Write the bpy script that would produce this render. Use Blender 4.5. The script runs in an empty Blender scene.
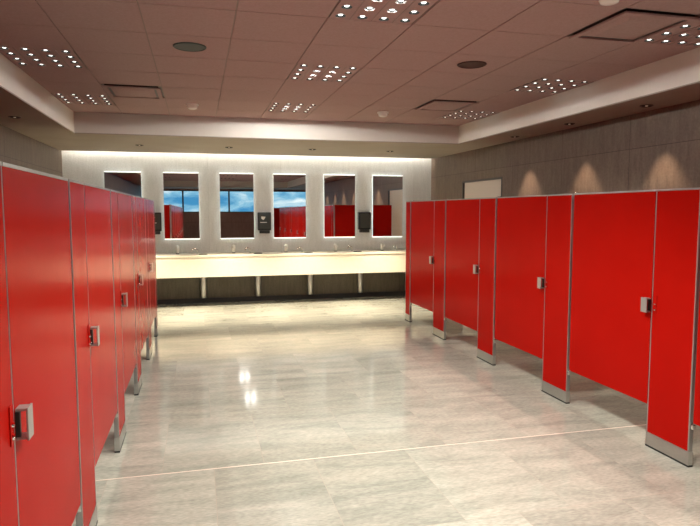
import bpy, bmesh, math, random
from math import pi, sin, cos, radians
from mathutils import Vector, Matrix
random.seed(7)
S = bpy.context.scene
COL = S.collection

# ------------------------------------------------------------------ dimensions
YB = 11.2                      # vanity wall
YR = -6.0                      # rear (window) wall
XL, XR = -2.2, 4.46            # side walls
XW, YW = 6.2, -1.1             # the rear bay is wider on the right
ZS, ZC = 2.665, 2.94           # soffit, ceiling
CX0, CX1 = -1.53, 3.87         # coffer
CY0, CY1 = -4.38, 8.62
FR, FL = 3.046, -0.556         # faces of the right and left stall rows
TH = 0.028                     # panel thickness
HS = 1.80                      # stall height

# ------------------------------------------------------------------ materials
def mat(name, col=(.5, .5, .5), rough=.5, metal=0., spec=.5, emit=None, es=0., coat=0., **kw):
    m = bpy.data.materials.new(name); m.use_nodes = True
    b = m.node_tree.nodes['Principled BSDF']
    b.inputs['Base Color'].default_value = (*col, 1)
    b.inputs['Roughness'].default_value = rough
    b.inputs['Metallic'].default_value = metal
    b.inputs['Specular IOR Level'].default_value = spec
    b.inputs['Coat Weight'].default_value = coat
    if emit:
        b.inputs['Emission Color'].default_value = (*emit, 1)
        b.inputs['Emission Strength'].default_value = es
    for k, v in kw.items():
        b.inputs[k.replace('_', ' ')].default_value = v
    return m, m.node_tree.nodes, m.node_tree.links, b

def noise_mat(name, c1, c2, rough, scale=(1, 1, 1), nscale=8., detail=6., bump=0., metal=0., spec=.5, rr=0., lo=.3, hi=.7):
    m, N, L, b = mat(name, c1, rough, metal, spec)
    tc = N.new('ShaderNodeTexCoord'); mp = N.new('ShaderNodeMapping')
    mp.inputs['Scale'].default_value = scale
    L.new(tc.outputs['Object'], mp.inputs['Vector'])
    nz = N.new('ShaderNodeTexNoise'); nz.inputs['Scale'].default_value = nscale; nz.inputs['Detail'].default_value = detail
    L.new(mp.outputs['Vector'], nz.inputs['Vector'])
    cr = N.new('ShaderNodeValToRGB')
    cr.color_ramp.elements[0].position = lo; cr.color_ramp.elements[1].position = hi
    cr.color_ramp.elements[0].color = (*c1, 1); cr.color_ramp.elements[1].color = (*c2, 1)
    L.new(nz.outputs['Fac'], cr.inputs['Fac']); L.new(cr.outputs['Color'], b.inputs['Base Color'])
    if bump:
        bp = N.new('ShaderNodeBump'); bp.inputs['Strength'].default_value = bump; bp.inputs['Distance'].default_value = .002
        L.new(nz.outputs['Fac'], bp.inputs['Height']); L.new(bp.outputs['Normal'], b.inputs['Normal'])
    if rr:
        mr = N.new('ShaderNodeMapRange'); mr.inputs['To Min'].default_value = rough - rr; mr.inputs['To Max'].default_value = rough + rr
        L.new(nz.outputs['Fac'], mr.inputs['Value']); L.new(mr.outputs['Result'], b.inputs['Roughness'])
    return m

RED = noise_mat('red_laminate', (.315, .0050, .0026), (.34, .006, .0032), .22, nscale=3., spec=.016, rr=.03)
STEEL = noise_mat('brushed_steel', (.46, .47, .46), (.58, .58, .56), .30, scale=(1, 1, 30), nscale=20., metal=1., rr=.05)
LATCH = mat('latch_steel', (.40, .39, .36), .35, .6)[0]
CHROME = mat('chrome', (.78, .78, .76), .10, 1.)[0]
ALU = mat('grey_aluminium_edge', (.40, .395, .385), .33, .85)[0]
SATIN = mat('satin_nickel', (.86, .84, .78), .28, .85)[0]
BLACK = mat('black_rubber', (.012, .012, .012), .6)[0]
DARKCUP = mat('dark_metal', (.035, .028, .024), .35, .6)[0]
CEILW = noise_mat('mineral_ceiling_tile', (.365, .245, .228), (.405, .28, .262), .9, nscale=60., detail=3., spec=.1, bump=.2)
TBAR = mat('tee_bar', (.24, .165, .145), .6)[0]
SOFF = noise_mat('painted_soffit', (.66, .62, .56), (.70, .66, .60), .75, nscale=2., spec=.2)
SOFF_SHADE = noise_mat('painted_soffit_shaded', (.32, .275, .225), (.355, .305, .25), .7, nscale=2., spec=.2)  # soffit paint darkened for the underside, shade put into the colour
CREAM = noise_mat('cream_solid_surface', (.80, .73, .57), (.84, .77, .61), .28, nscale=30., detail=2.)
DOORW = mat('painted_door', (.62, .56, .49), .45)[0]
DARKFRAME = mat('dark_frame', (.05, .045, .04), .4)[0]
HOUSING = mat('black_plastic', (.018, .022, .022), .22)[0]
SMOKE = mat('smoked_cover', (.05, .055, .05), .12)[0]
WMARK = mat('plain_white', (.75, .74, .70), .5)[0]
WHITEP = mat('white_plastic', (.84, .80, .75), .25)[0]
GRILLE_G = mat('dark_green_grille', (.035, .05, .045), .6)[0]
GRILLE_B = mat('dark_brown_grille', (.05, .018, .013), .6)[0]
MIRROR = mat('mirror_glass', (.86, .87, .85), .0, 1.)[0]
LED_M = mat('mirror_led', (.9, .9, .9), .5, emit=(.93, 1., .93), es=1.7)[0]
LED_C = mat('cove_led', (.9, .9, .8), .5, emit=(1., .97, .90), es=48.)[0]
LAMP = mat('lamp', (.9, .9, .9), .4, emit=(.93, 1., .95), es=5.)[0]
BULB = mat('bulb', (.9, .9, .9), .4, emit=(1., .75, .5), es=.7)[0]
GLASS = mat('window_glass', (1, 1, 1), .0, 0., Transmission_Weight=1., IOR=1.05)[0]

def wall_material(name, c1, c2, joint, wj, hj, ox, oz, axis, rough=.5):
    """large stone tiles with fine vertical striation; axis: 'x' or 'y' = horizontal running axis"""
    m, N, L, b = mat(name, c1, rough, spec=.3)
    tc = N.new('ShaderNodeTexCoord')
    mp = N.new('ShaderNodeMapping'); mp.inputs['Scale'].default_value = (7, 7, 1.2)
    L.new(tc.outputs['Object'], mp.inputs['Vector'])
    nz = N.new('ShaderNodeTexNoise'); nz.inputs['Scale'].default_value = 3.; nz.inputs['Detail'].default_value = 7; nz.inputs['Roughness'].default_value = .65
    L.new(mp.outputs['Vector'], nz.inputs['Vector'])
    cr = N.new('ShaderNodeValToRGB'); cr.color_ramp.elements[0].position = .3; cr.color_ramp.elements[1].position = .72
    cr.color_ramp.elements[0].color = (*c1, 1); cr.color_ramp.elements[1].color = (*c2, 1)
    L.new(nz.outputs['Fac'], cr.inputs['Fac'])
    n2 = N.new('ShaderNodeTexNoise'); n2.inputs['Scale'].default_value = 45.; n2.inputs['Detail'].default_value = 4
    L.new(tc.outputs['Object'], n2.inputs['Vector'])
    mx = N.new('ShaderNodeMix'); mx.data_type = 'RGBA'; mx.blend_type = 'OVERLAY'; mx.inputs[0].default_value = .35
    L.new(cr.outputs['Color'], mx.inputs[6]); L.new(n2.outputs['Fac'], mx.inputs[7])
    sp = N.new('ShaderNodeSeparateXYZ'); L.new(tc.outputs['Object'], sp.inputs[0])
    cb = N.new('ShaderNodeCombineXYZ')
    L.new(sp.outputs['X' if axis == 'x' else 'Y'], cb.inputs[0]); L.new(sp.outputs['Z'], cb.inputs[1])
    m2 = N.new('ShaderNodeMapping'); m2.inputs['Location'].default_value = (-ox, -oz, 0)
    L.new(cb.outputs[0], m2.inputs['Vector'])
    bk = N.new('ShaderNodeTexBrick'); bk.offset = 0; bk.squash = 1
    bk.inputs['Scale'].default_value = 1; bk.inputs['Brick Width'].default_value = wj; bk.inputs['Row Height'].default_value = hj
    bk.inputs['Mortar Size'].default_value = .004; bk.inputs['Mortar Smooth'].default_value = .2
    bk.inputs['Color1'].default_value = (1, 1, 1, 1); bk.inputs['Color2'].default_value = (.86, .86, .86, 1); bk.inputs['Mortar'].default_value = (*joint, 1)
    L.new(m2.outputs[0], bk.inputs['Vector'])
    ml = N.new('ShaderNodeMix'); ml.data_type = 'RGBA'; ml.blend_type = 'MULTIPLY'; ml.inputs[0].default_value = 1
    L.new(mx.outputs[2], ml.inputs[6]); L.new(bk.outputs['Color'], ml.inputs[7])
    L.new(ml.outputs[2], b.inputs['Base Color'])
    bp = N.new('ShaderNodeBump'); bp.inputs['Strength'].default_value = .15; bp.inputs['Distance'].default_value = .003
    L.new(nz.outputs['Fac'], bp.inputs['Height']); L.new(bp.outputs['Normal'], b.inputs['Normal'])
    return m
WALLB = wall_material('brown_stone_tile', (.130, .092, .066), (.195, .145, .106), (.45, .4, .38), 1.23, 1.1525, 5.57, 0, 'y')
WALLR = wall_material('brown_stone_tile_rear', (.25, .125, .095), (.33, .175, .135), (.5, .45, .42), 1.23, 1.1525, .3, 0, 'x')
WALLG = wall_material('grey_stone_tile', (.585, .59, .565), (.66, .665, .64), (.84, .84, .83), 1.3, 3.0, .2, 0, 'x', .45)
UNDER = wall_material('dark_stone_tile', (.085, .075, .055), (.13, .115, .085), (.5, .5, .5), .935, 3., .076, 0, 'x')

def floor_material():
    m, N, L, b = mat('porcelain_floor_tile', (.5, .47, .4), .16, spec=.85)
    tc = N.new('ShaderNodeTexCoord')
    mp = N.new('ShaderNodeMapping'); mp.inputs['Location'].default_value = (-.07, -3.87, 0)
    L.new(tc.outputs['Object'], mp.inputs['Vector'])
    bk = N.new('ShaderNodeTexBrick'); bk.offset = .5; bk.squash = 1
    bk.inputs['Scale'].default_value = 1; bk.inputs['Brick Width'].default_value = .645; bk.inputs['Row Height'].default_value = 1.0
    bk.inputs['Mortar Size'].default_value = .0022; bk.inputs['Mortar Smooth'].default_value = .3
    bk.inputs['Color1'].default_value = (.30, .30, .30, 1); bk.inputs['Color2'].default_value = (.75, .75, .75, 1); bk.inputs['Mortar'].default_value = (0, 0, 0, 1)
    L.new(mp.outputs[0], bk.inputs['Vector'])
    # veins: the noise is stretched along x and jumps from tile to tile
    sh = N.new('ShaderNodeVectorMath'); sh.operation = 'MULTIPLY'; sh.inputs[1].default_value = (9, 23, 31)
    L.new(bk.outputs['Color'], sh.inputs[0])
    ad = N.new('ShaderNodeVectorMath'); ad.operation = 'ADD'
    L.new(tc.outputs['Object'], ad.inputs[0]); L.new(sh.outputs[0], ad.inputs[1])
    m2 = N.new('ShaderNodeMapping'); m2.inputs['Scale'].default_value = (1.0, 4.2, 1.); m2.inputs['Rotation'].default_value = (0, 0, .06)
    L.new(ad.outputs[0], m2.inputs['Vector'])
    nz = N.new('ShaderNodeTexNoise'); nz.inputs['Scale'].default_value = 1.6; nz.inputs['Detail'].default_value = 8; nz.inputs['Roughness'].default_value = .62; nz.inputs['Distortion'].default_value = .6
    L.new(m2.outputs[0], nz.inputs['Vector'])
    cr = N.new('ShaderNodeValToRGB')
    e = cr.color_ramp.elements
    e[0].position = .28; e[0].color = (.235, .24, .20, 1)
    e[1].position = .72; e[1].color = (.405, .382, .315, 1)
    k = e.new(.5); k.color = (.33, .322, .268, 1)
    L.new(nz.outputs['Fac'], cr.inputs['Fac'])
    # fine grain
    n3 = N.new('ShaderNodeTexNoise'); n3.inputs['Scale'].default_value = 60; n3.inputs['Detail'].default_value = 5
    m3 = N.new('ShaderNodeMapping'); m3.inputs['Scale'].default_value = (.5, 1.6, 1)
    L.new(ad.outputs[0], m3.inputs['Vector']); L.new(m3.outputs[0], n3.inputs['Vector'])
    ov = N.new('ShaderNodeMix'); ov.data_type = 'RGBA'; ov.blend_type = 'OVERLAY'; ov.inputs[0].default_value = .42
    L.new(cr.outputs['Color'], ov.inputs[6]); L.new(n3.outputs['Fac'], ov.inputs[7])
    # tile to tile tone
    mr = N.new('ShaderNodeMapRange'); mr.inputs['From Min'].default_value = .3; mr.inputs['From Max'].default_value = .75
    mr.inputs['To Min'].default_value = .87; mr.inputs['To Max'].default_value = 1.07
    L.new(bk.outputs['Color'], mr.inputs['Value'])
    ml = N.new('ShaderNodeMix'); ml.data_type = 'RGBA'; ml.blend_type = 'MULTIPLY'; ml.inputs[0].default_value = 1
    L.new(ov.outputs[2], ml.inputs[6]); L.new(mr.outputs['Result'], ml.inputs[7])
    # grout
    gm = N.new('ShaderNodeMix'); gm.data_type = 'RGBA'; gm.inputs[7].default_value = (.33, .29, .24, 1)
    L.new(bk.outputs['Fac'], gm.inputs[0]); L.new(ml.outputs[2], gm.inputs[6])
    L.new(gm.outputs[2], b.inputs['Base Color'])
    rr = N.new('ShaderNodeMapRange'); rr.inputs['To Min'].default_value = .065; rr.inputs['To Max'].default_value = .115
    L.new(n3.outputs['Fac'], rr.inputs['Value']); L.new(rr.outputs['Result'], b.inputs['Roughness'])
    return m
FLOOR = floor_material()
SEAM = mat('pale_joint_strip', (.60, .49, .40), .4)[0]

# ------------------------------------------------------------------ mesh helpers
def B(): return bmesh.new()

def box(bm, x0, x1, y0, y1, z0, z1, bev=0., mi=0):
    r = bmesh.ops.create_cube(bm, size=1)
    vs = r['verts']
    for v in vs:
        v.co = Vector((x0 + (x1 - x0) * (v.co.x + .5), y0 + (y1 - y0) * (v.co.y + .5), z0 + (z1 - z0) * (v.co.z + .5)))
    fs = list({f for v in vs for f in v.link_faces})
    for f in fs: f.material_index = mi
    if bev:
        es = list({e for v in vs for e in v.link_edges})
        bmesh.ops.bevel(bm, geom=es, offset=bev, segments=2, profile=.7, affect='EDGES')
    return bm

def lathe(bm, prof, n=24, c=(0, 0, 0), axis='z', cap0=False, cap1=False, mi=0):
    rings = []
    for r, z in prof:
        ring = []
        for i in range(n):
            a = 2 * pi * i / n
            p = (r * cos(a), r * sin(a), z)
            if axis == 'y': p = (p[0], -p[2], p[1])
            if axis == 'x': p = (p[2], p[0], p[1])
            ring.append(bm.verts.new((c[0] + p[0], c[1] + p[1], c[2] + p[2])))
        rings.append(ring)
    for a, b in zip(rings, rings[1:]):
        for i in range(n):
            f = bm.faces.new((a[i], a[(i + 1) % n], b[(i + 1) % n], b[i])); f.smooth = True; f.material_index = mi
    if cap0: bm.faces.new(list(reversed(rings[0])))
    if cap1: bm.faces.new(rings[-1])
    return bm

def tube(bm, pts, rad, n=12):
    """round tube along a polyline, closed ends; rad number or list"""
    pts = [Vector(p) for p in pts]; R = rad if isinstance(rad, (list, tuple)) else [rad] * len(pts)
    rings = []; ref = None
    for i, p in enumerate(pts):
        t = (pts[min(i + 1, len(pts) - 1)] - pts[max(i - 1, 0)]).normalized()
        if ref is None: ref = t.orthogonal().normalized()
        u = (ref - t * ref.dot(t)).normalized(); ref = u; w = t.cross(u)
        rings.append([bm.verts.new(p + (u * cos(2 * pi * k / n) + w * sin(2 * pi * k / n)) * R[i]) for k in range(n)])
    for a, b in zip(rings, rings[1:]):
        for i in range(n):
            f = bm.faces.new((a[i], a[(i + 1) % n], b[(i + 1) % n], b[i])); f.smooth = True
    bm.faces.new(list(reversed(rings[0]))); bm.faces.new(rings[-1])
    return bm

def obj(name, bm, mats, parent=None, kind=None):
    bmesh.ops.recalc_face_normals(bm, faces=bm.faces)
    me = bpy.data.meshes.new(name); bm.to_mesh(me); bm.free()
    for m in (mats if isinstance(mats, (list, tuple)) else [mats]): me.materials.append(m)
    o = bpy.data.objects.new(name, me); COL.objects.link(o)
    if parent: o.parent = parent
    if kind: o['kind'] = kind
    return o

def thing(name, label, cat, loc=(0, 0, 0), group=None):
    o = bpy.data.objects.new(name, None); o.empty_display_size = .1; COL.objects.link(o); o.location = loc
    o['label'] = label; o['category'] = cat
    if group: o['group'] = group
    return o

def kids(o): return [c for c in bpy.data.objects if c.parent == o]

def dup(root, loc, label, group=None):
    r = root.copy(); COL.objects.link(r); r.location = loc; r['label'] = label
    if group: r['group'] = group
    def rec(src, dst):
        for ch in kids(src):
            c = ch.copy(); COL.objects.link(c); c.parent = dst
            rec(ch, c)
    rec(root, r)
    return r

def struct(name, bm, m): return obj(name, bm, m, None, 'structure')

def spot(name, energy, ang, blend, col, rad):
    l = bpy.data.lights.new(name, 'SPOT'); l.energy = energy; l.spot_size = radians(ang); l.spot_blend = blend; l.color = col; l.shadow_soft_size = rad
    return l

# ------------------------------------------------------------------ room shell
bm = B(); box(bm, XL - .1, XR + .13, YR - .1, YB + .1, -.1, 0); box(bm, XR + .13, XW + .13, YR - .1, YW + .13, -.1, 0); struct('floor', bm, FLOOR)
bm = B(); box(bm, XL, XR, 3.865, 3.875, 0, .0012); struct('trim_1', bm, SEAM)
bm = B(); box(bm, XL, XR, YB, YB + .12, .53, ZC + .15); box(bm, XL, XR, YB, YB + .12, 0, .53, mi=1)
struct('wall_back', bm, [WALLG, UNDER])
bm = B(); box(bm, XL, XR, YB - .03, YB, 0, .085, .004); struct('baseboard_back', bm, BLACK)
bm = B(); box(bm, XL - .12, XL, YR - .1, YB + .12, 0, ZC + .15); struct('wall_left', bm, WALLB)
# right wall, with the doorway
DY0, DY1, DZ = 8.33, 9.75, 2.17
bm = B()
box(bm, XR, XR + .12, YW, DY0, 0, ZC + .15); box(bm, XR + .12, XW, YW, YW + .12, 0, ZC + .15); box(bm, XW, XW + .12, YR - .1, YW + .12, 0, ZC + .15); box(bm, XR, XR + .12, DY1, YB + .12, 0, ZC + .15); box(bm, XR, XR + .12, DY0, DY1, DZ, ZC + .15)
struct('wall_right', bm, WALLB)
d = struct('door_1', box(B(), XR + .03, XR + .075, DY0 + .03, DY1 - .03, .01, DZ - .03, .003), DOORW)
f = B()
box(f, XR - .004, XR + .1, DY0, DY0 + .03, 0, DZ); box(f, XR - .004, XR + .1, DY1 - .03, DY1, 0, DZ); box(f, XR - .004, XR + .1, DY0 + .03, DY1 - .03, DZ - .03, DZ)
obj('door_frame', f, DARKFRAME, d)
h = B(); lathe(h, [(.024, 0), (.024, -.008), (.01, -.01), (.01, -.05)], 16, (XR + .03, DY0 + .12, 1.0), 'x', True, True)
tube(h, [(XR - .012, DY0 + .12, 1.0), (XR - .012, DY0 + .24, 1.0)], .009)
obj('door_handle', h, STEEL, d)
# rear wall with its band of windows
WZ0, WZ1 = 1.60, 2.60
bm = B()
box(bm, XL, XW, YR - .2, YR, 0, WZ0); box(bm, XL, XW, YR - .2, YR, WZ1, ZC + .15)
struct('wall_rear', bm, WALLR)
edges = [XL, -.62, 1.42, 3.40, 5.42, XW]
for i in range(5):
    a, b_ = edges[i], edges[i + 1]
    fb = B()
    box(fb, a, a + .035, YR - .14, YR - .06, WZ0, WZ1); box(fb, b_ - .035, b_, YR - .14, YR - .06, WZ0, WZ1)
    box(fb, a + .035, b_ - .035, YR - .14, YR - .06, WZ0, WZ0 + .04); box(fb, a + .035, b_ - .035, YR - .14, YR - .06, WZ1 - .04, WZ1)
    w = struct('window_%d' % (i + 1), fb, DARKFRAME)
    g = B(); box(g, a + .03, b_ - .03, YR - .104, YR - .098, WZ0 + .035, WZ1 - .035)
    obj('window_pane', g, GLASS, w)

# ceiling: coffer of tiles on a tee grid
NX, NY = 9, 20
TX = (CX1 - CX0) / NX; TY = (CY1 - CY0) / NY
def tile_rect(i, j): return CX0 + i * TX, CX0 + (i + 1) * TX, CY0 + j * TY, CY0 + (j + 1) * TY
LIGHT_T = {(i, j) for i in (0, 4, 8) for j in (18, 15, 12, 9, 6, 3)}
VENT_T = {(1, 17), (7, 17), (7, 12)}
bm = B()
box(bm, XL, XR, YR - .1, YB + .12, ZC + .10, ZC + .16, mi=0); box(bm, XR, XW, YR - .1, YW + .1, ZC + .10, ZC + .16, mi=0)
for i in range(NX):
    for j in range(NY):
        if (i, j) in LIGHT_T or (i, j) in VENT_T: continue
        x0, x1, y0, y1 = tile_rect(i, j)
        box(bm, x0 + .005, x1 - .005, y0 + .0035, y1 - .0035, ZC, ZC + .016, 0)
for i in range(NX + 1):
    x = CX0 + i * TX; box(bm, x - .007, x + .007, CY0, CY1, ZC + .006, ZC + .03, mi=1)
for j in range(NY + 1):
    y = CY0 + j * TY; box(bm, CX0, CX1, y - .007, y + .007, ZC + .006, ZC + .03, mi=1)
struct('ceiling', bm, [CEILW, TBAR])
# soffit: fascia + underside around the coffer
def soffit(name, x0, x1, y0, y1):
    bm = box(B(), x0, x1, y0, y1, ZS + .012, ZC + .1); box(bm, x0, x1, y0, y1, ZS, ZS + .012, mi=1); struct(name, bm, [SOFF, SOFF_SHADE])
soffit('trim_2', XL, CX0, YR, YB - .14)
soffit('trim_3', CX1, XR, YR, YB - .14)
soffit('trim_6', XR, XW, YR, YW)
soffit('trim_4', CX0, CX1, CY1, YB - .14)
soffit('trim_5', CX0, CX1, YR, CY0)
# lit slot where the soffit stops short of the vanity wall
sl = thing('cove_light', 'long warm light strip in the slot between soffit and vanity wall', 'light strip', (0, YB - .09, ZC - .04))
obj('channel', box(B(), XL + .02, XR - .02, -.045, .03, .03, .05), STEEL, sl)
obj('diffuser', box(B(), XL + .02, XR - .02, -.03, .015, .018, .03, .003), LED_C, sl)

# ------------------------------------------------------------------ ceiling fixtures
def make_light():
    t = thing('ceiling_light', '', 'ceiling light', (0, 0, ZC), 'perforated ceiling lights in the coffer')
    # plate with 16 round holes
    hx, hy = TX / 2 - .006, TY / 2 - .005
    bm = B(); n = 16; r = .036
    X = [-hx, -hx / 2, 0, hx / 2, hx]; Y = [-hy, -hy / 2, 0, hy / 2, hy]
    cells = []
    for i in range(4):
        for j in range(4):
            x0, x1, y0, y1 = X[i], X[i + 1], Y[j], Y[j + 1]
            cx, cy = -.225 + .150 * i, -.2625 + .175 * j
            cells.append((cx, cy))
            sq = []
            for k in range(n):
                a = 2 * pi * (k + .5) / n; dx, dy = cos(a), sin(a)
                s = []
                if dx > 1e-6: s.append((x1 - cx) / dx)
                if dx < -1e-6: s.append((x0 - cx) / dx)
                if dy > 1e-6: s.append((y1 - cy) / dy)
                if dy < -1e-6: s.append((y0 - cy) / dy)
                q = min(s); sq.append(bm.verts.new((cx + dx * q, cy + dy * q, 0)))
            ci = [bm.verts.new((cx + r * cos(2 * pi * (k + .5) / n), cy + r * sin(2 * pi * (k + .5) / n), 0)) for k in range(n)]
            for k in range(n): bm.faces.new((sq[k], sq[(k + 1) % n], ci[(k + 1) % n], ci[k]))
            # corners left open by the radial cut
            for ex, ey in ((x0, y0), (x1, y0), (x1, y1), (x0, y1)):
                pr = []
                for k in range(n):
                    a_, b_ = sq[k].co, sq[(k + 1) % n].co
                    if abs(a_.x - b_.x) > 1e-5 and abs(a_.y - b_.y) > 1e-5:
                        if (abs(a_.x - ex) < 1e-5 or abs(b_.x - ex) < 1e-5) and (abs(a_.y - ey) < 1e-5 or abs(b_.y - ey) < 1e-5):
                            pr = [sq[k], sq[(k + 1) % n]]
                if pr: bm.faces.new((pr[0], bm.verts.new((ex, ey, 0)), pr[1]))
    p = obj('perforated_plate', bm, CEILW, t)
    rb = B()
    for k in (1, 2, 3):
        xx = -.300 + .150 * k; box(rb, xx - .002, xx + .002, -hy, hy, -.003, .0)
    box(rb, -hx, -hx + .006, -hy, hy, -.004, 0); box(rb, hx - .006, hx, -hy, hy, -.004, 0)
    obj('rib', rb, TBAR, t)
    lamps = None; cup0 = None
    for cx, cy in cells:
        if cup0 is None:
            c = B(); lathe(c, [(r, 0), (r * .97, .02), (r * .9, .034)], n, (0, 0, 0), cap1=True)
            cup0 = obj('reflector_cup', c, CUPM, t); cup0.location = (cx, cy, 0)
            l = B(); lathe(l, [(.001, .003), (.012, .005), (.019, .012), (.021, .0335)], n, (0, 0, 0), cap0=True, cap1=True)
            lamps = obj('lamp', l, LAMP, cup0)
        else:
            c = cup0.copy(); COL.objects.link(c); c.location = (cx, cy, 0)
            l = lamps.copy(); COL.objects.link(l); l.parent = c
    return t
CUPM = mat('reflector_metal', (.025, .022, .02), .4, .3)[0]
lt = make_light()
names_x = {0: 'left', 4: 'middle', 8: 'right'}
ordn = ['', 'nearest the vanity wall', 'second from the vanity wall', 'third from the vanity wall', 'fourth from the vanity wall', 'fifth from the vanity wall', 'sixth from the vanity wall']
first = True
for i in (0, 4, 8):
    for q, j in enumerate((18, 15, 12, 9, 6, 3)):
        x0, x1, y0, y1 = tile_rect(i, j)
        lab = 'square sixteen-hole ceiling light in the %s column of lights, %s' % (names_x[i], ordn[q + 1])
        loc = ((x0 + x1) / 2, (y0 + y1) / 2, ZC)
        if first: lt.location = loc; lt['label'] = lab; first = False
        else: dup(lt, loc, lab)

COOL = (1., .985, .91)
BEAM = {0: spot('ceiling_light_beam', 9.0, 104, .5, COOL, .012), 4: spot('ceiling_light_beam', 9.0, 124, .6, COOL, .012)}
BEAM_N = {0: spot('ceiling_light_beam', 20.0, 104, .5, COOL, .012), 4: spot('ceiling_light_beam', 23.0, 124, .6, COOL, .012)}
FIXW = spot('ceiling_light_spill', 28.0, 177, .04, (1., .97, .92), .045)
FIXW3 = spot('ceiling_light_spill', 26.0, 177, .04, (1., .97, .92), .045)
for (i, j) in sorted(LIGHT_T):
    x0, x1, y0, y1 = tile_rect(i, j)
    near = j in (12, 9, 3)
    for a in {0: (2, 3), 4: (0, 1, 2, 3), 8: (0, 1)}[i]:      # outer cells glow but get no beam, to keep scallops off the fascia
        for c in range(4):
            o = bpy.data.objects.new('ceiling_light_beam', (BEAM_N if near else BEAM)[4 if i == 4 else 0]); COL.objects.link(o)
            o.location = ((x0 + x1) / 2 - .225 + .150 * a, (y0 + y1) / 2 - .2625 + .175 * c, ZC - .006)
    if j < 12 or i != 4: continue
    for a in (1, 2):
        for c in (1, 2):
            o = bpy.data.objects.new('ceiling_light_spill', FIXW3 if j == 18 else FIXW); COL.objects.link(o)
            o.location = ((x0 + x1) / 2 - .225 + .150 * a, (y0 + y1) / 2 - .2625 + .175 * c, ZC - .006)

def make_vent():
    t = thing('ceiling_vent', '', 'vent', (0, 0, ZC), 'square air vents in the ceiling')
    hx, hy = TX / 2 - .018, TY / 2 - .018
    f = B()
    for a, b_, c, d_ in ((-hx, -hx + .04, -hy, hy), (hx - .04, hx, -hy, hy), (-hx + .04, hx - .04, -hy, -hy + .04), (-hx + .04, hx - .04, hy - .04, hy)):
        box(f, a, b_, c, d_, -.022, -.010)
    obj('frame', f, CEILW, t)
    k = B(); box(k, -hx + .02, hx - .02, -hy + .02, hy - .02, -.010, .010); box(k, -hx - .01, hx + .01, -hy - .01, hy + .01, .010, .016); obj('duct_plate', k, DARKCUP, t)
    # core panel with a sloped rim
    c = B(); a = hx - .066; b_ = hy - .066
    v = [c.verts.new(p) for p in ((-a, -b_, -.0105), (a, -b_, -.0105), (a, b_, -.0105), (-a, b_, -.0105))]
    w = [c.verts.new(p) for p in ((-a + .05, -b_ + .05, -.026), (a - .05, -b_ + .05, -.026), (a - .05, b_ - .05, -.026), (-a + .05, b_ - .05, -.026))]
    for q in range(4): c.faces.new((v[q], v[(q + 1) % 4], w[(q + 1) % 4], w[q]))
    c.faces.new(w)
    obj('core_panel', c, CEILW, t)
    return t
vt = make_vent()
for q, ((i, j), lab) in enumerate(zip(((1, 17), (7, 17), (7, 12)), (
        'square air vent in the left of the ceiling beside the round smoke detector',
        'square air vent in the ceiling toward the vanity, below right of the round brown speaker',
        'square air vent with dark gap beside the ceiling light nearest the right edge'))):
    x0, x1, y0, y1 = tile_rect(i, j); loc = ((x0 + x1) / 2, (y0 + y1) / 2, ZC)
    if q == 0: vt.location = loc; vt['label'] = lab
    else: dup(vt, loc, lab)

def speaker(loc, m, lab):
    t = thing('ceiling_speaker', lab, 'speaker', loc, 'round ceiling speakers')
    b = B(); lathe(b, [(.128, 0), (.128, -.004), (.122, -.009), (.112, -.010), (.110, -.006)], 40); obj('rim', b, m, t)
    g = B(); lathe(g, [(.1105, -.0065), (.08, -.0075), (.04, -.008), (.004, -.008)], 40, cap1=True); obj('grille', g, m, t)
speaker((-.03, 5.02, ZC), GRILLE_G, 'round dark grey ceiling speaker above the left part of the room')
speaker((2.37, 5.02, ZC), GRILLE_B, 'round dark brown ceiling speaker above the right part of the room')

def detector(loc, lab):
    t = thing('smoke_detector', lab, 'smoke detector', loc, 'white ceiling detectors')
    b = B(); lathe(b, [(.075, 0), (.075, -.016), (.068, -.021)], 28, cap1=True); obj('base', b, WHITEP, t)
    b = B(); lathe(b, [(.058, -.021), (.060, -.040), (.050, -.056), (.026, -.064), (.002, -.066)], 28, cap1=True); c = obj('sensor_cap', b, WHITEP, t)
    return t
detector((-.03, 7.66, ZC), 'white dome detector on the ceiling right of the left air vent')
detector((2.37, 7.66, ZC), 'white dome detector on the ceiling in front of the right end mirrors')
detector((2.40, 3.22, ZC), 'white dome detector at the very top edge of the view')

# soffit downlights
def make_down():
    t = thing('downlight', '', 'downlight', (0, 0, ZS), 'small round downlights in the soffit')
    b = B(); lathe(b, [(.062, 0), (.062, -.006), (.055, -.009), (.048, -.007), (.046, 0)], 28); obj('trim_ring', b, DARKCUP, t)
    b = B(); lathe(b, [(.047, -.001), (.030, -.0015), (.002, -.0015)], 28, cap1=True); obj('baffle', b, BLACK, t)
    b = B(); lathe(b, [(.013, -.001), (.012, -.006), (.002, -.008)], 16, cap1=True); obj('bulb', b, BULB, t)
    return t
dn = make_down()
ldata = {}
SP_B = spot('vanity_downlight_beam', 1000, 66, .85, (1., .88, .68), .006)
SP_R = spot('wall_downlight_beam', 95, 63, .6, (1., .74, .54), .006)
first = True
def place_down(x, y, lab, light):
    global first, dn
    loc = (x, y, ZS)
    if first: dn.location = loc; dn['label'] = lab; t = dn; first = False
    else: t = dup(proto_dn, loc, lab)
    todo.append((loc, light))
proto_dn = dn; todo = []
for x, lab in ((-.837, 'small round downlight in the back soffit above the leftmost mirror gap'), (.508, 'small round downlight in the back soffit, second from the left'),
               (1.85, 'small round downlight in the back soffit, third from the left'), (3.183, 'small round downlight in the back soffit, rightmost, above the last dispenser')):
    place_down(x, 9.87, lab, SP_B)
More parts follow.
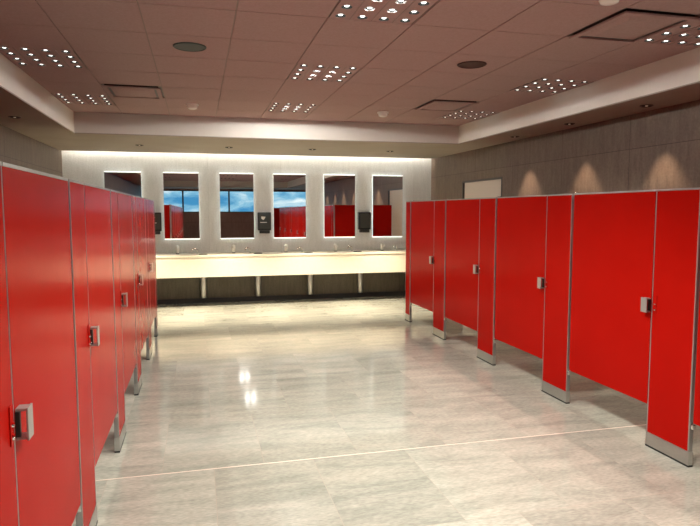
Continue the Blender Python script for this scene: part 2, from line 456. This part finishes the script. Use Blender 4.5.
for q, y in enumerate((7.55, 6.30, 5.05, 3.80, 2.55, 1.30)):
    lab = 'small round downlight in the right soffit, %s' % ('nearest the vanity', 'second from the vanity', 'third from the vanity', 'fourth from the vanity', 'fifth from the vanity', 'sixth from the vanity')[q]
    place_down(4.215, y, lab, SP_R)
place_down(-1.88, 7.28, 'small round unlit downlight in the left soffit', None)
for loc, l in todo:
    if l:
        o = bpy.data.objects.new('downlight_beam', l); COL.objects.link(o); o.location = (loc[0], loc[1], ZS - .02)

# ------------------------------------------------------------------ vanity
VX0, VX1, VY = XL + .005, XR - .005, 10.62
ZT = .905
v = thing('vanity_counter', 'long cream vanity counter with deep apron under the row of mirrors', 'vanity counter', (0, YB, 0))
SL = [-1.85, -.884, .079, 1.055, 2.026, 3.000, 3.97]
# top slab split so that the chute openings are real recesses is not needed at this size: the rings carry the well
obj('countertop', box(B(), VX0, VX1, VY - YB - .012, -.002, ZT - .035, ZT, .004), CREAM, v)
obj('apron', box(B(), VX0, VX1, VY - YB, VY - YB + .03, .525, ZT - .036, .003), CREAM, v)
obj('underside_panel', box(B(), VX0, VX1, VY - YB + .03, -.002, .525, .545), CREAM, v)
for x in SL[1:]:
    b = B(); lathe(b, [(.052, 0), (.055, .012), (.055, .40), (.055, .428)], 24, (x, -.06, .097), cap0=True, cap1=True)
    obj('support_leg', b, STEEL, v)

group_m = 'backlit mirrors above the vanity'
MX = [-1.235, -.268, .698, 1.659, 2.607, 3.555]
MZ0, MZ1, MW = 1.170, 2.325, .600
mt = thing('mirror', '', 'mirror', (0, YB, (MZ0 + MZ1) / 2), group_m)
hz = (MZ1 - MZ0) / 2
obj('glass', box(B(), -MW / 2, MW / 2, -.050, -.044, -hz, hz, .0015), MIRROR, mt)
obj('backing_box', box(B(), -MW / 2 + .03, MW / 2 - .03, -.020, -.001, -hz + .03, hz - .03), DARKFRAME, mt)
lb = B(); e1, e2 = -.001, .015
box(lb, -MW / 2 - e1, MW / 2 + e1, -.043, -.021, hz - .02, hz + e2); box(lb, -MW / 2 - e1, MW / 2 + e1, -.043, -.021, -hz - e2, -hz + .02)
box(lb, -MW / 2 - e1, -MW / 2 + .02, -.043, -.021, -hz + .02, hz - .02); box(lb, MW / 2 - .02, MW / 2 + e1, -.043, -.021, -hz + .02, hz - .02)
obj('edge_light', lb, LED_M, mt)
mlab = ['backlit mirror partly hidden behind the left stall row', 'backlit mirror showing the reflected end of the left stall row and cloudy sky',
        'backlit mirror showing only cloudy sky and brown wall', 'backlit mirror showing cloudy sky above red stalls, fourth from the left',
        'backlit mirror showing a dark red stall end and lit wall scallops', 'rightmost backlit mirror reflecting the white door']
for q, x in enumerate(MX):
    if q == 0: mt.location.x = x; mt['label'] = mlab[0]
    else: dup(mt, (x, YB, (MZ0 + MZ1) / 2), mlab[q])

# faucets, soap spouts, waste openings
def make_faucet():
    t = thing('faucet', '', 'faucet', (0, 11.05, ZT), 'chrome faucets on the vanity')
    b = B(); lathe(b, [(.030, 0), (.030, .006), (.024, .010)], 20, cap0=True, cap1=True); obj('base_ring', b, DARKCUP, t)
    b = B(); lathe(b, [(.022, .010), (.026, .03), (.033, .07), (.035, .105), (.030, .130), (.016, .146), (.002, .150)], 24, cap0=True, cap1=True); obj('body', b, SATIN, t)
    b = B(); tube(b, [(0, -.015, .105), (0, -.06, .115), (0, -.10, .108), (0, -.125, .092)], [.016, .015, .013, .012], 12); obj('spout', b, SATIN, t)
    return t
def make_soap():
    t = thing('soap_dispenser', '', 'soap dispenser', (0, 11.05, ZT), 'slim soap spouts on the vanity')
    b = B(); lathe(b, [(.020, 0), (.020, .006), (.014, .009)], 18, cap0=True, cap1=True); obj('base_ring', b, STEEL, t)
    pts = [(0, 0, .008), (0, 0, .06)] + [(-.045 + .045 * cos(a), 0, .06 + .032 * sin(a)) for a in [pi * k / 8 for k in range(1, 9)]] + [(-.09, 0, .045)]
    b = B(); tube(b, [(p[0], p[0] * .5, p[2]) for p in pts], .0085, 10); obj('spout', b, CHROME, t)
    return t
def make_chute():
    t = thing('waste_chute', '', 'waste chute', (0, 10.80, ZT), 'oval waste openings in the counter')
    b = B(); lathe(b, [(.076, 0), (.076, .008), (.072, .011), (.062, .010), (.059, .004)], 28); obj('rim', b, DARKCUP, t)
    b = B(); lathe(b, [(.0595, .004), (.04, .0035), (.003, .003)], 28, cap1=True); obj('flap', b, BLACK, t)
    return t
fm = ['second', 'third', 'fourth', 'fifth', 'rightmost']
fc, sd, wc = make_faucet(), make_soap(), make_chute()
desc = ['reflecting the left stall row end', 'showing only sky and brown wall', 'fourth from the left', 'with the lit wall scallops', 'reflecting the white door']
for q, x in enumerate(MX[1:]):
    l1 = 'chrome faucet on the cream counter below the mirror %s' % desc[q]
    l2 = 'slim arched soap spout right of faucet below mirror %s' % desc[q]
    if q == 0: fc.location.x = x - .085; fc['label'] = l1; sd.location.x = x + .25; sd['label'] = l2
    else: dup(fc, (x - (.085, .081, .093, .108, .143)[q], 11.05, ZT), l1); dup(sd, (x + (.25, .215, .205, .21, .155)[q], 11.05, ZT), l2)
for q, x in enumerate(SL[2:6]):
    l3 = 'oval dark waste opening in the counter top above the %s visible steel leg' % ('leftmost', 'second', 'third', 'rightmost')[q]
    if q == 0: wc.location.x = .08; wc['label'] = l3
    else: dup(wc, ((.08, 1.03, 1.94, 2.86)[q], 10.80, ZT), l3)

# paper towel dispensers
def make_disp(x, lab, white_mark):
    t = thing('mounted_towel_dispenser', lab, 'towel dispenser', (x, YB, 1.25), 'black towel dispensers between the mirrors')
    obj('housing', box(B(), -.120, .120, -.10, -.001, .055, .385, .014), HOUSING, t)
    c = B(); box(c, -.098, .102, -.118, -.1005, .085, .365, .008); cv = obj('cover', c, SMOKE, t)
    obj('paper_slot', box(B(), -.085, .095, -.095, -.001, .0, .054, .008), BLACK, t)
    if white_mark:  # flat white patch and strip on the cover
        s = B()
        vs = [s.verts.new(p) for p in ((-.062, -.1185, .31), (.018, -.1185, .305), (.005, -.1185, .275), (-.022, -.1185, .245), (-.060, -.1185, .27))]
        s.faces.new(vs); r_ = bmesh.ops.extrude_face_region(s, geom=list(s.faces))
        for g in r_['geom']:
            if isinstance(g, bmesh.types.BMVert): g.co.y -= .0015
        obj('white_mark', s, WMARK, cv)
        obj('white_strip', box(B(), -.078, .040, -.1200, -.1182, .196, .208), WMARK, cv)
    return t
make_disp(-.735, 'black towel dispenser with white mark, half hidden by the left stall row end', True)
make_disp(1.185, 'black towel dispenser with white mark between third and fourth mirrors', True)
make_disp(3.085, 'black towel dispenser without white mark between the two rightmost mirrors', False)

# ------------------------------------------------------------------ toilet stalls
def build_pilaster(t, w, side, hinge=True, keeper=True, oy=0.):
    """pilaster from y=0..w, front face at x=0, body on the +x*side side"""
    s = side
    def bx(bm, x0, x1, *a, **k): return box(bm, min(x0 * s, x1 * s), max(x0 * s, x1 * s), *a, **k)
    p = obj('pilaster', bx(B(), 0, TH, .012, w - .009, .100, HS - .012), RED, t)
    obj('edge_trim', bx(B(), -.0015, TH + .0015, -.0, .012, .104, HS - .012, .0045), ALU, p)
    obj('edge_trim', bx(B(), -.0015, TH + .0015, w - .009, w, .104, HS - .012, .0045), ALU, p)
    obj('top_trim', bx(B(), -.002, TH + .002, 0, w, HS - .0118, HS, .001), ALU, p)
    obj('shoe', bx(B(), -.003, TH + .003, -.002, w + .002, .012, .1038, .001), STEEL, p)
    obj('shoe_gasket', bx(B(), -.004, TH + .004, -.003, w + .003, 0, .0118), BLACK, p)
    if hinge:
        hb = B(); bx(hb, .002, TH - .002, -.022, -.002, .255, .285, .003)
        lathe(hb, [(.008, .285), (.008, .300)], 12, (TH / 2 * s, -.012, 0), cap0=True, cap1=True)
        obj('hinge', hb, CHROME, p)
        hb = B(); bx(hb, TH, TH + .02, -.02, .03, HS - .03, HS + .008, .003)
        obj('hinge', hb, CHROME, p)
    if keeper:
        kb = B(); bx(kb, -.004, -.0005, w - .050, w - .018, .955, 1.075, .001)
        for z in (.985, 1.02): lathe(kb, [(.006, 0), (.005, -.004 * s), (.002, -.006 * s)], 10, (-.004 * s, w - .034, z), 'x', cap1=True)
        obj('keeper', kb, [RED], p); 
        sb = B()
        for z in (.975, 1.015): lathe(sb, [(.007, 0), (.006, -.005), (.002, -.007)], 10, (-.004 * s, w - .034, z), 'x', cap1=True) if s > 0 else lathe(sb, [(.007, 0), (.006, .005), (.002, .007)], 10, (-.004 * s, w - .034, z), 'x', cap1=True)
        obj('screw', sb, CHROME, p)
    if oy: p.location.y = oy
    return p
def build_door(t, y0, y1, side):
    s = side
    def bx(bm, x0, x1, *a, **k): return box(bm, min(x0 * s, x1 * s), max(x0 * s, x1 * s), *a, **k)
    d = obj('door', bx(B(), 0, TH - .004, y0 + .005, y1 - .024, .300, HS - .012), RED, t)
    obj('top_trim', bx(B(), -.002, TH - .002, y0 + .005, y1 - .024, HS - .0118, HS, .001), ALU, d)
    # latch: back plate + bent pull standing off the door, bolt
    l = B()
    bx(l, -.038, -.032, y0 + .006, y0 + .062, .950, 1.052, .0015)
    bx(l, -.032, -.0005, y0 + .012, y0 + .058, 1.042, 1.050, .001)
    bx(l, -.032, -.0005, y0 + .012, y0 + .058, .952, .960, .001)
    lt_ = obj('latch', l, LATCH, d)
    bl = B(); bx(bl, -.014, -.0005, y0 + .007, y0 + .022, .962, 1.040, .002)
    obj('bolt', bl, DARKCUP, d)
    return d
def build_partition(t, y, depth, side, name='partition', z0=.30):
    s = side; x0, x1 = (TH + .004) * s, (depth - .012) * s
    return obj(name, box(B(), min(x0, x1), max(x0, x1), y - .0125, y + .0125, z0, HS - .004, .001), RED, t)

num = ['nearest the vanity', 'second from the vanity', 'third from the vanity', 'fourth from the vanity', 'fifth from the vanity', 'sixth from the vanity', 'seventh from the vanity', 'eighth from the vanity']
def row(face, side, pil, end, wall, rowname):
    """pil: list of (lo, hi) pilasters from the vanity end; end: extra closing pilaster"""
    for k in range(len(pil) - 1):
        lo, hi = pil[k]; dlo = pil[k + 1][1]
        lab = 'red toilet stall with steel latch, %s in the %s row' % (num[k], rowname)
        t = thing('toilet_stall', lab, 'toilet stall', (face, lo, 0), 'red toilet stalls in the %s row' % rowname)
        build_pilaster(t, hi - lo, side, True, k > 0)
        build_door(t, dlo - lo, 0, side)
        if k == 0: build_partition(t, hi - lo - .0125, abs(wall - face), side, 'end_panel')
        else: build_partition(t, (hi - lo) / 2, abs(wall - face), side)
        last = t
        if k == len(pil) - 2:
            lo2, hi2 = pil[k + 1]
            build_pilaster(t, hi2 - lo2, side, False, True, lo2 - lo)
            build_partition(t, lo2 - lo + .0125, abs(wall - face), side, 'end_panel')
pr = [(8.45, 8.65)] + [(7.150 - 1.337 * k, 7.150 - 1.337 * k + .382) for k in range(6)] + [(-.87, -.49)]
row(FR, 1, pr, None, XR, 'right')
pl = [(8.29, 8.50)] + [(6.985 - 1.342 * k, 6.985 - 1.342 * k + .375) for k in range(7)] + [(-2.41, -2.03)]
row(FL, -1, pl, None, XL, 'left')

sc = thing('stall_row_stand_in', 'red panel standing in for a farther stall row, seen in the fourth mirror', 'screen', (3.75, -4.7, 0))  # simple panel added in place of another stall row at the rear
obj('panel', box(B(), -.45, .45, -.014, .014, .12, 1.80, .002), RED, sc)
for x in (-.46, .46):
    b = B(); box(b, x - .01, x + .01, -.02, .02, 0, 1.81, .002); box(b, x - .03, x + .03, -.16, .16, 0, .012, .002)
    obj('post', b, ALU, sc)

# ------------------------------------------------------------------ sky outside the rear windows
w = bpy.data.worlds.new('sky'); S.world = w; w.use_nodes = True
N, L = w.node_tree.nodes, w.node_tree.links
bg = N['Background']
tc = N.new('ShaderNodeTexCoord'); mp = N.new('ShaderNodeMapping'); mp.inputs['Scale'].default_value = (4.5, 4.5, 15.)
L.new(tc.outputs['Generated'], mp.inputs['Vector'])
nz = N.new('ShaderNodeTexNoise'); nz.inputs['Scale'].default_value = 2.2; nz.inputs['Detail'].default_value = 8; nz.inputs['Roughness'].default_value = .58; nz.inputs['Distortion'].default_value = .3
L.new(mp.outputs[0], nz.inputs['Vector'])
cr = N.new('ShaderNodeValToRGB'); e = cr.color_ramp.elements
e[0].position = .40; e[0].color = (.055, .26, .50, 1); e[1].position = .64; e[1].color = (.80, .90, .93, 1)
k = e.new(.50); k.color = (.22, .48, .66, 1)
L.new(nz.outputs['Fac'], cr.inputs['Fac']); L.new(cr.outputs['Color'], bg.inputs['Color'])
bg.inputs['Strength'].default_value = 1.5

# ------------------------------------------------------------------ camera
cam = bpy.data.cameras.new('camera'); co = bpy.data.objects.new('camera', cam); COL.objects.link(co)
cam.sensor_width = 36; cam.lens = 36 * 604.437 / 700; cam.clip_start = .02
yaw, pitch, roll = .246450, .085530, -.000767
f_ = Vector((sin(yaw) * cos(pitch), cos(yaw) * cos(pitch), -sin(pitch)))
r_ = Vector((cos(yaw), -sin(yaw), 0)); u_ = r_.cross(f_)
r2 = r_ * cos(roll) + u_ * sin(roll); u2 = -r_ * sin(roll) + u_ * cos(roll)
M = Matrix(((r2.x, u2.x, -f_.x, 0), (r2.y, u2.y, -f_.y, 0), (r2.z, u2.z, -f_.z, 1.65425), (0, 0, 0, 1)))
co.matrix_world = M
S.camera = co
S.view_settings.view_transform = 'Standard'; S.view_settings.look = 'None'; S.view_settings.exposure = -.22; S.view_settings.gamma = 1
S.view_settings.use_curve_mapping = False
try:
    S.cycles.use_denoising = True; S.cycles.max_bounces = 14; S.cycles.diffuse_bounces = 6; S.cycles.glossy_bounces = 6
    S.cycles.sample_clamp_indirect = 12
except Exception: pass
